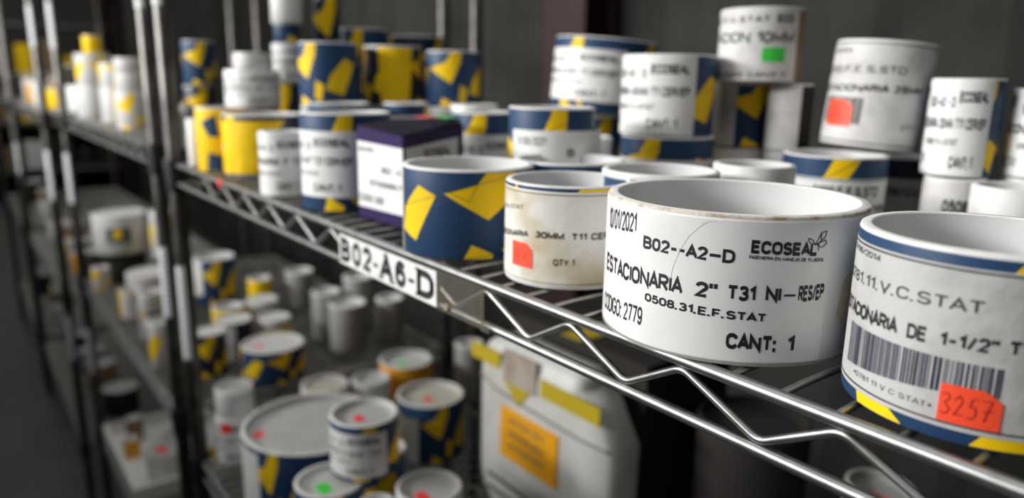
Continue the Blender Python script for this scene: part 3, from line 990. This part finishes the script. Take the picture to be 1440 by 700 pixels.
def quad_on(a, b, z0a, z1a, z0b, z1b, u0, u1, off, n=1):
    """a thin sheet on the vertical face from plan point a to b; returns bmesh"""
    a, b = Vector((*a, 0)), Vector((*b, 0))
    d = b-a
    nrm = Vector((d.y, -d.x, 0)).normalized()
    bm = bmesh.new()
    o = []
    for k in (0.0002, off):
        for u, z in ((u0, z0a), (u1, z0b), (u1, z1b), (u0, z1a)):
            q = a+d*u+nrm*k
            o.append(bm.verts.new((q.x, q.y, z)))
    for f in ((0, 3, 2, 1), (4, 5, 6, 7), (0, 1, 5, 4), (1, 2, 6, 5), (2, 3, 7, 6), (3, 0, 4, 7)):
        bm.faces.new([o[i] for i in f])
    return bm


def plane_text(items, a, b, off):
    a, b = Vector((*a, 0)), Vector((*b, 0))
    d = b-a
    nrm = Vector((d.y, -d.x, 0)).normalized()
    global TEXT_R
    TEXT_R = d.length*180/math.pi          # u is a fraction of the face
    bm = bmesh.new()
    for s, u0, u1, z0, hh, bold in items:
        flat_text(bm, s, u0, u1, z0, z0, hh, bold)
    for v in bm.verts:
        q = a+d*v.co.x+nrm*off
        v.co = Vector((q.x, q.y, v.co.y))
    return bm


o = from_bm('front_label', quad_on(plan[0], plan[1], .011, .076, .012, .074, .03, .99, .0006), 'label_white', bx0)
from_bm('printed_text', plane_text([('10/01/2021', .06, .40, .066, .005, 0), ('B02 - A', .56, .95, .048, .006, .01), ('ESTACIONARIA 2"', .30, .97, .034, .006, .01), ('CODIGO 2985', .04, .60, .017, .0075, .0)], plan[0], plan[1], .0008), 'ink_grey', o)
o = from_bm('side_label', quad_on(plan[1], plan[2], .010, .074, .010, .077, .02, .88, .0006), 'label_white', bx0)
from_bm('printed_text', plane_text([('ECOSEAL', .30, .74, .060, .010, .05), ('B02-A2-D', .1, .4, .045, .006, .01)], plan[1], plan[2], .0008), 'ink_grey', o)
# bent lid flap lifting above the left face
bm = bmesh.new()
prev = None
for i in range(9):
    t = i/8
    za = .0915+.006*math.sin(t*math.pi)
    row = [bm.verts.new((plan[0][0]+(plan[1][0]-plan[0][0])*t, plan[0][1]+.001, .0905-.005*t+.0004)),
           bm.verts.new((plan[0][0]+(plan[1][0]-plan[0][0])*t-.006, plan[0][1]+.030, za+.002-.004*t)),
           bm.verts.new((plan[3][0]+(plan[2][0]-plan[3][0])*t, plan[3][1]-.004, .0935+.0012))]
    if prev:
        for k in range(2):
            bm.faces.new((prev[k], row[k], row[k+1], prev[k+1]))
    prev = row
bmesh.ops.solidify(bm, geom=bm.faces[:], thickness=-.0006)
from_bm('lid_flap', bm, 'purple_dark', bx0, 50)
for nm, m_, cx, cy in (('red price sticker', 'sticker_red', -.030, .030), ('green price sticker', 'sticker_green', -.020, .048)):
    bm = bmesh.new()
    add_box(bm, (cx-.014, cy-.007, .0962), (cx+.014, cy+.007, .0968))
    s = from_bm('price_sticker', bm, m_, bx0)
    s['label'] = nm

# ---- shelf tag in its clear holder
tag = thing('shelf_tag', 'white B02-A6-D location tag clipped to the front rail in a clear holder', 'sign', (-.19, -.0042, H))
bm = bmesh.new()
add_box(bm, (.0800, -.0002, -.0325), (.1500, .0002, -.0012))
from_bm('holder_film', bm, 'clear_film', tag)
bm = bmesh.new()
add_box(bm, (-.0855, -.0006, -.0312), (.0873, 0, -.0030))
card = from_bm('tag_card', bm, 'label_white', tag)
bm = bmesh.new()
TEXT_R = None
x0_, x1_, zb_, ht_ = -.0815, .0840, -.0285, .0228
LET = [('B', 0, .115), ('0', .145, .245), ('2', .270, .372), ('-', .395, .445), ('A', .465, .610), ('6', .632, .738), ('-', .765, .820), ('D', .845, 1.0)]
SER = .0022
for ch, a, b in LET:
    xa, xb = x0_+(x1_-x0_)*a, x0_+(x1_-x0_)*b
    if ch == '-':
        flat_poly(bm, [(xa, zb_+ht_*.36), (xb, zb_+ht_*.36), (xb, zb_+ht_*.50), (xa, zb_+ht_*.50)])
        continue
    flat_text(bm, ch, xa, xb, zb_, zb_, ht_, .018)
    if ch in 'BD':          # slab serifs and a heavy stem
        for zz in (zb_, zb_+ht_-SER):
            flat_poly(bm, [(xa-.0026, zz), (xa+.006, zz), (xa+.006, zz+SER), (xa-.0026, zz+SER)])
        flat_poly(bm, [(xa, zb_), (xa+.0046, zb_), (xa+.0046, zb_+ht_), (xa, zb_+ht_)])
        flat_poly(bm, [(xb-.0044, zb_+ht_*.28), (xb-.0002, zb_+ht_*.28), (xb-.0002, zb_+ht_*.72 if ch == 'D' else zb_+ht_*.3), (xb-.0044, zb_+ht_*.72 if ch == 'D' else zb_+ht_*.3)])
    if ch == 'A':
        for cx in (xa+.0018, xb-.0018):
            flat_poly(bm, [(cx-.0046, zb_), (cx+.0046, zb_), (cx+.0046, zb_+SER), (cx-.0046, zb_+SER)])
        flat_poly(bm, [((xa+xb)/2-.0046, zb_+ht_-SER), ((xa+xb)/2, zb_+ht_-SER), ((xa+xb)/2, zb_+ht_), ((xa+xb)/2-.0046, zb_+ht_)])
        flat_poly(bm, [(xb-.0056, zb_), (xb-.0006, zb_), ((xa+xb)/2+.0022, zb_+ht_), ((xa+xb)/2-.0024, zb_+ht_)])
    if ch == '0':
        for xc in (xa, xb-.0034):
            flat_poly(bm, [(xc, zb_+ht_*.3), (xc+.0034, zb_+ht_*.3), (xc+.0034, zb_+ht_*.7), (xc, zb_+ht_*.7)])
    if ch == '6':
        flat_poly(bm, [(xa, zb_+ht_*.3), (xa+.0038, zb_+ht_*.3), (xa+.0038, zb_+ht_*.7), (xa, zb_+ht_*.7)])
for v in bm.verts:
    v.co = Vector((v.co.x, -.00075, v.co.y))
from_bm('printed_text', bm, 'ink', card)
bm = bmesh.new()
add_box(bm, (.1485, -.0016, -.0330), (.1500, -.0006, -.0010))
add_box(bm, (.1480, -.0018, -.0325), (.1580, -.0008, -.0245))
s = from_bm('holder_end', bm, 'clear_film', tag)
bm = bmesh.new()
add_lathe(bm, [(0, -.0010), (.0032, -.0008), (.0026, .0008), (0, .0010)], 10)
s = from_bm('dried_glue', bm, 'tan_residue', tag)
s.location = (.1020, -.0008, -.0275)
s.rotation_euler = (rad(80), .4, .2)
s['label'] = 'tan glue residue'
# red dot sticker on the rail
dt = thing('dot_sticker', 'round red dot sticker stuck on the front rail near the left post', 'sticker', (-.653, -.0036, H-.0005))
bm = bmesh.new()
bmesh.ops.create_cone(bm, cap_ends=True, segments=24, radius1=.0062, radius2=.0058, depth=.0008)
bmesh.ops.rotate(bm, verts=bm.verts[:], matrix=Matrix.Rotation(rad(90), 3, 'X'))
from_bm('disc', bm, 'sticker_red', dt)

# ================================================================== LOWER SHELF OF THE NEAR UNIT
ZL = LOW1+.0036
can('biggest pail-like box on the lower shelf, wide grey lid and red sticker', -.685, .124, ZL, .1100, .120, 'navy', pat=30, lab=(-175, -70, .004, .110), rec=.012, t=.006, topsticker=(-108, .82, .020, .016, 'sticker_red'), seg=80)
can('short box under the white-labelled one, green sticker on its lid', -.426, .038, ZL, .0425, .170, 'navy', pat=10, lab=(-170, -20, .06, .150), topsticker=(-60, .30, .024, .016, 'sticker_green'), rec=.008)
can('small open-rimmed box at the bottom edge between two stickered boxes', -.345, .061, ZL, .0222, .170, 'label_white', rec=.006)
can('hidden-footed box propping the white-labelled one at its back', -.462, .128, ZL, .0340, .170, 'navy', pat=15)
can('white-labelled box with navy rim and red-stickered lid, raised on others', -.429, .089, ZL+.170+T, .0430, .0745, 'navy', pat=8, lab=(-172, 12, .006, .064), lay=NEW, arg='1-3/4" T21', topsticker=(-80, .22, .016, .012, 'sticker_red'), rec=.008)
can('box at the bottom edge with red sticker on a grooved white lid', -.341, .130, ZL, .0405, .170, 'label_white', topsticker=(-60, .45, .022, .014, 'sticker_red'), rec=.008)
can('navy and yellow box with red-stickered cream lid on the lower shelf', -.692, .345, ZL, .0594, .1086, 'navy', pat=12, lab=(-175, -52, .002, .085), lid='lid_cream', topsticker=(-60, .15, .020, .014, 'sticker_red'), rec=.010)
can('orange box with green-stickered lid on the lower shelf', -.869, .395, ZL, .0525, .106, 'orange', topsticker=(-80, .2, .022, .014, 'sticker_green'), rec=.010, stickers=((-115, -90, .03, .055, 'sticker_red'),), inner='lid_white')
can('grey-lidded box just left of the orange one', -.835, .300, ZL, .0360, .100, 'label_grey', rec=.010)
can('cream-rimmed box behind the biggest pail-like box', -.860, .218, ZL, .0430, .100, 'label_aged', rec=.008, lid='lid_cream')
can('white lower box of the pair with yellow and red stickers beside the post', -.868, .056, ZL, .0350, .085, 'label_white', lab=(-170, 20, .004, .08), lay=NEW, arg='1-3/4" T21', stickers=((-122, -95, .060, .078, 'sticker_yellow'), (-62, -30, .060, .078, 'sticker_red')))
can('white upper box of the pair beside the post, creased lid', -.868, .056, ZL+.085+T, .0320, .0480, 'label_white', rec=.006, bands=((.03, .034, 'label_grey'),))
can('dim grey box near the rear of the lower shelf', -.840, .530, ZL, .0300, .120, 'carton_grey')
can('dim white-lidded box with red sticker under the big butterfly-logo box', .034, .480, ZL, .0360, .230, 'carton_grey', rim='carton_grey', inner='carton_grey', lid='carton_grey', topsticker=(-60, .4, .022, .014, 'sticker_red'))  # white lid in grey, its shade put into the colour
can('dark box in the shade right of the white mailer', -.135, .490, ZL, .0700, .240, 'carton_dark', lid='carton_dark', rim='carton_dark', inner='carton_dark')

# ---- white padded mailer with yellow tape, standing before a dark carton
ml = thing('padded_mailer', 'plump white mailer with yellow tape and an orange sticker, under the front rail', 'package', (-.358, .345, ZL+H))
bm = bmesh.new()
outline_ = []
WX, HZ = .142, .290


def corner(cx, cz, r, a0, a1, n=6):
    return [(cx+r*math.cos(rad(a0+(a1-a0)*k/n)), cz+r*math.sin(rad(a0+(a1-a0)*k/n))) for k in range(n+1)]


outline_ = corner(-WX+.075, .075, .075, 180, 270) + corner(WX-.03, .03, .03, 270, 360) + [(WX+.002, .205), (WX-.035, .262)] + corner(WX-.075, HZ-.02, .02, 0, 90) + corner(-WX+.05, HZ-.05, .05, 90, 180)
rings = []
for yy, sc in ((-.030, .93), (-.022, .985), (0, 1.0), (.022, .985), (.030, .93)):
    rings.append([bm.verts.new((a*sc, yy, HZ/2+(b-HZ/2)*sc)) for a, b in outline_])
for r1, r2 in zip(rings, rings[1:]):
    for k in range(len(r1)):
        bm.faces.new((r1[k], r1[(k+1) % len(r1)], r2[(k+1) % len(r1)], r2[k]))
for rg, yy, flip in ((rings[0], -.036, False), (rings[-1], .036, True)):
    inner_ = [bm.verts.new((v.co.x*.8, yy, HZ/2+(v.co.z-HZ/2)*.8)) for v in rg]
    for k in range(len(rg)):
        q = (inner_[k], inner_[(k+1) % len(rg)], rg[(k+1) % len(rg)], rg[k])
        bm.faces.new(q if not flip else q[::-1])
    bm.faces.new(inner_[::-1] if flip else inner_)
bmesh.ops.recalc_face_normals(bm, faces=bm.faces[:])
from_bm('pouch', bm, 'mailer_white', ml, 50)
bm = bmesh.new()
add_tube(bm, [(-WX+.002, -.018, .228), (-WX+.012, -.033, .222), (-.08, -.0368, .214), (0, -.0368, .211), (.09, -.0368, .209), (WX-.006, -.030, .207)], .0022, 6)
from_bm('flap_seam', bm, 'seam_grey', ml, 60)
bm = bmesh.new()
add_box(bm, (-.074, -.0385, .118), (.052, -.0362, .196))
o = from_bm('orange_sticker', bm, 'orange', ml)
bm = bmesh.new()
TEXT_R = None
for i in range(3):
    flat_text(bm, 'MANTENER SECO', -.055, .025, .175-.02*i, .175-.02*i, .009, .01)
for v in bm.verts:
    v.co = Vector((v.co.x, -.0388, v.co.y))
from_bm('printed_text', bm, 'carton_brown', o)
bm = bmesh.new()
for k, (a, zz, b) in enumerate(((-.105, .070, .06), (-.105, .048, .03), (-.08, .027, .09))):
    add_box(bm, (a, -.0374, zz), (b, -.0364, zz+.006))
add_box(bm, (.055, -.0374, .075), (.066, -.0364, .100))
from_bm('printed_bars', bm, 'ink_grey', ml)
bm = bmesh.new()
add_box(bm, (-.150, -.0378, .248), (-.078, -.0355, .272))
o = from_bm('yellow_tape', bm, 'tape_yellow', ml)
bm = bmesh.new()
add_box(bm, (.014, -.0378, .240), (.128, -.0355, .264))
o = from_bm('yellow_tape', bm, 'tape_yellow', ml)
bm = bmesh.new()
v = [bm.verts.new(p_) for p_ in ((-.066, -.0378, .235), (-.004, -.0378, .240), (-.036, -.0378, .205), (-.066, -.0360, .235), (-.004, -.0360, .240), (-.036, -.0360, .205))]
for f in ((0, 2, 1), (3, 4, 5), (0, 1, 4, 3), (1, 2, 5, 4), (2, 0, 3, 5)):
    bm.faces.new([v[i] for i in f])
bmesh.ops.recalc_face_normals(bm, faces=bm.faces[:])
from_bm('yellow_tape', bm, 'tape_yellow', ml)
bm = bmesh.new()
add_box(bm, (-.068, -.0385, .236), (.004, -.0362, .284))
from_bm('brown_patch', bm, 'tape_brown', ml)
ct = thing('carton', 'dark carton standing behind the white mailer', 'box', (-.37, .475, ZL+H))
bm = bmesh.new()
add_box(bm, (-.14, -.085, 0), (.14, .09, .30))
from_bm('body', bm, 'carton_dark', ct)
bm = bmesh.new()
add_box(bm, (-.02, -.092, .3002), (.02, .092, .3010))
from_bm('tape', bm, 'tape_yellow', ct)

# ================================================================== SECOND UNIT
W1, W2, W3 = .015+.0036, LOW2+.0036, -1.0+.0036
can('box at the bottom of the two-box pile right of the post, dark yellow', -1.40, .180, W1, .0345, .0985, 'navy_dark', pat=20)
can('navy box with two yellow shards, on the pile right of the post', -1.388, .180, W1+.0985+T, .0338, .0950, 'navy', pat=18)
can('white box just left of the front post, lower of its pile', -1.503, .064, W1, .0394, .0816, 'paper_shaded', pat=6)
can('white box just left of the front post, upper of its pile', -1.505, .066, W1+.0816+T, .0375, .0400, 'paper_shaded')
can('white box topping the pile just left of the front post', -1.505, .066, W1+.1216+2*T, .0370, .0330, 'paper_shaded')
can('white box with yellow edge in the pile by the far posts', -2.055, .068, W1, .0470, .0892, 'paper_shaded')
can('upper white box in the pile by the far posts', -2.050, .070, W1+.0892+T, .0440, .0850, 'paper_shaded', pat=40)
c = can('white box with a yellow strip between the two white piles', -1.79, .085, W1, .0450, .0860, 'paper_shaded')
bm = bmesh.new()
flat_poly(bm, [(-30, .004), (2, .004), (2, .082), (-30, .082)])
wrap(bm, .0450, .0003, 6)
from_bm('printed_band', bm, 'yellow', c)
can('white box on the middle pile beyond the post', -1.79, .085, W1+.086+T, .0430, .060, 'paper_shaded', pat=22)
can('white box at the back of the white piles', -1.93, .19, W1, .0480, .150, 'paper_shaded')
can('small bright yellow box topping the white pile by the far posts', -2.035, .070, W1+.1742+2*T, .0220, .0480, 'yellow', seg=32)
can('orange-brown box at the back of the second unit', -1.82, .30, W1, .0320, .150, 'carton_brown')
can('dark box at the rear of the second unit, top shelf', -1.62, .40, W1, .045, .11, 'carton_dark', pat=3)
# middle shelf
can('dim box with white label and yellow-navy right side, far on the middle shelf', -1.698, .263, W2, .0530, .130, 'navy', pat=12, lab=(-170, -55, .03, .125))
can('white-topped can with yellow front, red sticker, behind the post', -1.094, .205, W2, .0635, .0717, 'navy', pat=28, topsticker=(-90, .5, .018, .014, 'sticker_red'), lid='paper_shaded', rec=.004)
can('dark navy box with white top, right against the post', -1.178, .102, W2, .0331, .0944, 'navy_dark', pat=14, lid='paper_shaded', rec=.003)
can('white-topped box with hanging label behind the dark navy one', -1.256, .175, W2, .0395, .0860, 'navy_dark', lab=(-70, -10, .0, .080), lid='paper_shaded', rec=.004)
can('white box with yellow sliver, mid row of the middle shelf', -1.237, .261, W2, .0349, .0800, 'paper_shaded', pat=50, lid='paper_shaded', rec=.004)
can('white-topped box in the third row of the middle shelf', -1.390, .286, W2, .0375, .0800, 'paper_shaded', lid='paper_shaded', rec=.004)
can('yellow box in the third row of the middle shelf', -1.378, .200, W2, .0365, .0800, 'yellow')
can('yellow box half hidden at the back of the middle shelf', -1.55, .335, W2, .0300, .090, 'yellow')
can('grey-white tall box at the back of the middle shelf, left one', -1.537, .440, W2, .0375, .0984, 'carton_grey')
can('pale box at front of the rear group on the middle shelf', -1.156, .404, W2, .0417, .1097, 'carton_grey')  # pale boxes here are white, with deep shade put into the colour
can('pale box at left of the rear group on the middle shelf', -1.254, .395, W2, .0342, .1147, 'carton_grey')
can('pale tall box at back of the rear group on the middle shelf', -1.254, .480, W2, .0360, .1400, 'carton_grey')
can('dim grey box at right of the rear group on the middle shelf', -1.157, .515, W2, .0322, .1026, 'carton_grey')
can('dark base box under the big white box, far left of the middle shelf', -2.08, .105, W2, .0600, .094, 'carton_dark')
c = can('big white box with a navy-yellow patch, far left of the middle shelf', -2.08, .100, W2+.094+T, .0740, .1150, 'paper_shaded', lid='paper_shaded', rec=.004)
bm = bmesh.new()
flat_poly(bm, [(-38, .035), (12, .035), (12, .080), (-38, .080)])
wrap(bm, .0740, .0003, 6)
from_bm('printed_patch', bm, 'navy', c)
bm = bmesh.new()
flat_poly(bm, [(-28, .045), (-4, .050), (-8, .078), (-22, .078)])
wrap(bm, .0740, .0005, 6)
from_bm('printed_shards', bm, 'yellow', c)
can('dark base box behind the big white one on the middle shelf', -1.96, .205, W2, .0380, .085, 'navy_dark', pat=10)
can('white box stacked with yellow, beside the big white box', -1.96, .200, W2+.085+T, .0400, .1400, 'paper_shaded', pat=30)
can('small white and yellow box at the front far left of the middle shelf', -2.00, .0255, W2, .0240, .0675, 'paper_shaded', pat=14)
can('wide low white-topped box in the front of the middle shelf', -1.805, .120, W2, .0615, .0842, 'paper_shaded', lid='paper_shaded', rec=.004)
can('yellow and white box at the shelf front, left of the paper strips', -1.690, .045, W2, .0264, .0711, 'yellow', lab=(-60, 40, .0, .065))
can('white box at the shelf front with a yellow-navy stripe', -1.492, .055, W2, .0274, .1116, 'paper_shaded', bands=((.055, .066, 'navy'),), pat=8, pz=(.056, .065))
can('white box nearest the paper strips at the shelf front', -1.284, .035, W2, .0297, .1019, 'paper_shaded', pat=60)
# bottom shelf: tray of parts
tr_ = thing('tray', 'shallow white tray on the bottom shelf at left, holding small parts', 'tray', (-1.895, .150, W3+H))
bm = bmesh.new()
tx, ty, th_ = .235, .150, .045
outer = [(-tx, -ty), (tx, -ty), (tx, ty), (-tx, ty)]
add_box(bm, (-tx, -ty, 0), (tx, ty, .003))
add_box(bm, (-tx, -ty, .003), (tx, -ty+.012, th_))
add_box(bm, (-tx, ty-.004, .003), (tx, ty, th_))
add_box(bm, (-tx, -ty+.012, .003), (-tx+.004, ty-.004, th_))
add_box(bm, (tx-.012, -ty+.012, .003), (tx, ty-.004, th_))
from_bm('body', bm, 'carton_white', tr_)
for lb, x, y, r, h_, m_ in (('white roll standing in the tray, largest one', -1.76, .105, .052, .090, 'label_white'), ('orange tin in the tray, front left', -1.95, .050, .022, .060, 'orange'), ('orange-brown tin in the tray, far left corner', -2.06, .080, .024, .075, 'carton_brown'),
                            ('grey roll in the tray, at its back', -1.90, .160, .035, .070, 'label_grey'), ('small pale tin with pink lid in the tray', -1.82, .210, .028, .080, 'label_white'), ('yellowish tin at the back of the tray', -1.71, .235, .024, .085, 'yellow'),
                            ('pale tin at the right back corner of the tray', -1.705, .170, .026, .070, 'label_white')):
    can(lb, x, y, W3+.0035, r, h_, m_, topsticker=(-90, .2, r*.8, r*.5, 'sticker_red') if 'white' in m_ else None, rec=.004, seg=32, t=.003)

# ================================================================== FAR UNITS AND END OF THE AISLE
ORD = ('first', 'second', 'third', 'fourth', 'fifth', 'sixth', 'seventh', 'eighth', 'ninth', 'tenth')
U1, U2, U3 = .012+.0036, -.57+.0036, -1.1+.0036
for sh, zz, items in (('top', U1, ((-2.50, .09, .038, .085, 'label_white'), (-2.62, .10, .034, .15, 'carton_dark'), (-2.78, .06, .036, .07, 'yellow'), (-2.95, .10, .05, .11, 'carton_brown'), (-3.12, .05, .04, .09, 'label_white'), (-3.30, .09, .05, .12, 'carton_dark'), (-3.45, .05, .034, .08, 'orange'))),
                      ('middle', U2, ((-2.48, .10, .05, .11, 'carton_dark'), (-2.66, .06, .036, .07, 'orange'), (-2.80, .07, .04, .09, 'carton_grey'), (-2.98, .05, .036, .06, 'yellow'), (-3.14, .09, .05, .1, 'carton_brown'), (-3.32, .06, .04, .08, 'label_grey'))),
                      ('bottom', U3, ((-2.55, .12, .06, .1, 'carton_dark'), (-2.80, .10, .05, .12, 'carton_brown'), (-3.05, .10, .05, .1, 'carton_grey'), (-3.30, .10, .05, .1, 'carton_dark')))):
    for i, (x, y, r, h_, m_) in enumerate(items):
        can('blurred %s tub on the %s shelf of the third unit, %s from its right post' % ({'label_white': 'white', 'carton_dark': 'dark', 'yellow': 'yellow', 'carton_brown': 'brown', 'orange': 'orange', 'carton_grey': 'grey', 'label_grey': 'grey'}[m_], sh, ORD[i]),
            x, y, zz, r, h_, m_, seg=32, group='tubs on the third shelving unit')
for sh, zz in (('top', U1), ('middle', U2), ('bottom', U3)):
    for i, m_ in enumerate(('label_grey', 'carton_brown', 'yellow', 'carton_dark', 'label_white')):
        can('blurred %s tub on the %s shelf of the fourth unit, %s from its right post' % ({'label_white': 'white', 'carton_dark': 'dark', 'yellow': 'yellow', 'carton_brown': 'brown', 'label_grey': 'grey'}[m_], sh, ORD[i]),
            -3.82-.22*i, .08+.02*(i % 3), zz, .045, .10+.02*(i % 2), m_, seg=24, group='tubs on the fourth shelving unit')
# rack across the far end
fr = thing('storage_rack', 'dark storage rack across the far end of the aisle', 'shelving', (-10.2, .9, 0))
for yy in (-2.0, -.7, .62):
    for xx in (-.3, .3):
        bm = bmesh.new()
        add_box(bm, (xx-.03, yy-.03, 0), (xx+.03, yy+.03, 2.3))
        from_bm('upright', bm, 'post_metal', fr)
for zz in (.40, .95, 1.50, 2.05):
    bm = bmesh.new()
    add_box(bm, (-.32, -2.03, zz-.04), (.32, .64, zz))
    from_bm('shelf_board', bm, 'rack_board', fr)
fi = 0
for zi, zz in enumerate((.40, .95, 1.50)):
    for i in range(10):
        wv_ = .15+.03*((i*7+zi*3) % 4)
        hv = .20+.06*((i*5+zi*2) % 4)
        m_ = ('carton_brown', 'carton_dark', 'yellow', 'carton_grey', 'carton_dark', 'carton_brown', 'yellow', 'carton_dark', 'carton_white', 'carton_brown')[(i*3+zi*4) % 10]
        t = thing('carton', 'blurred %s carton on the far rack, %s from the left on its %s shelf' % (m_.replace('carton_', ''), ORD[i], ('lowest', 'middle', 'upper')[zi]), 'box', (-10.1, -.97+.255*i, zz+.001), 'cartons on the far rack')
        bm = bmesh.new()
        add_box(bm, (-.16, -wv_/2, 0), (.16, wv_/2, hv))
        from_bm('body', bm, m_, t)
        bm = bmesh.new()
        add_box(bm, (-.162, -.02, hv), (.162, .02, hv+.001))
        from_bm('tape', bm, 'carton_grey', t)
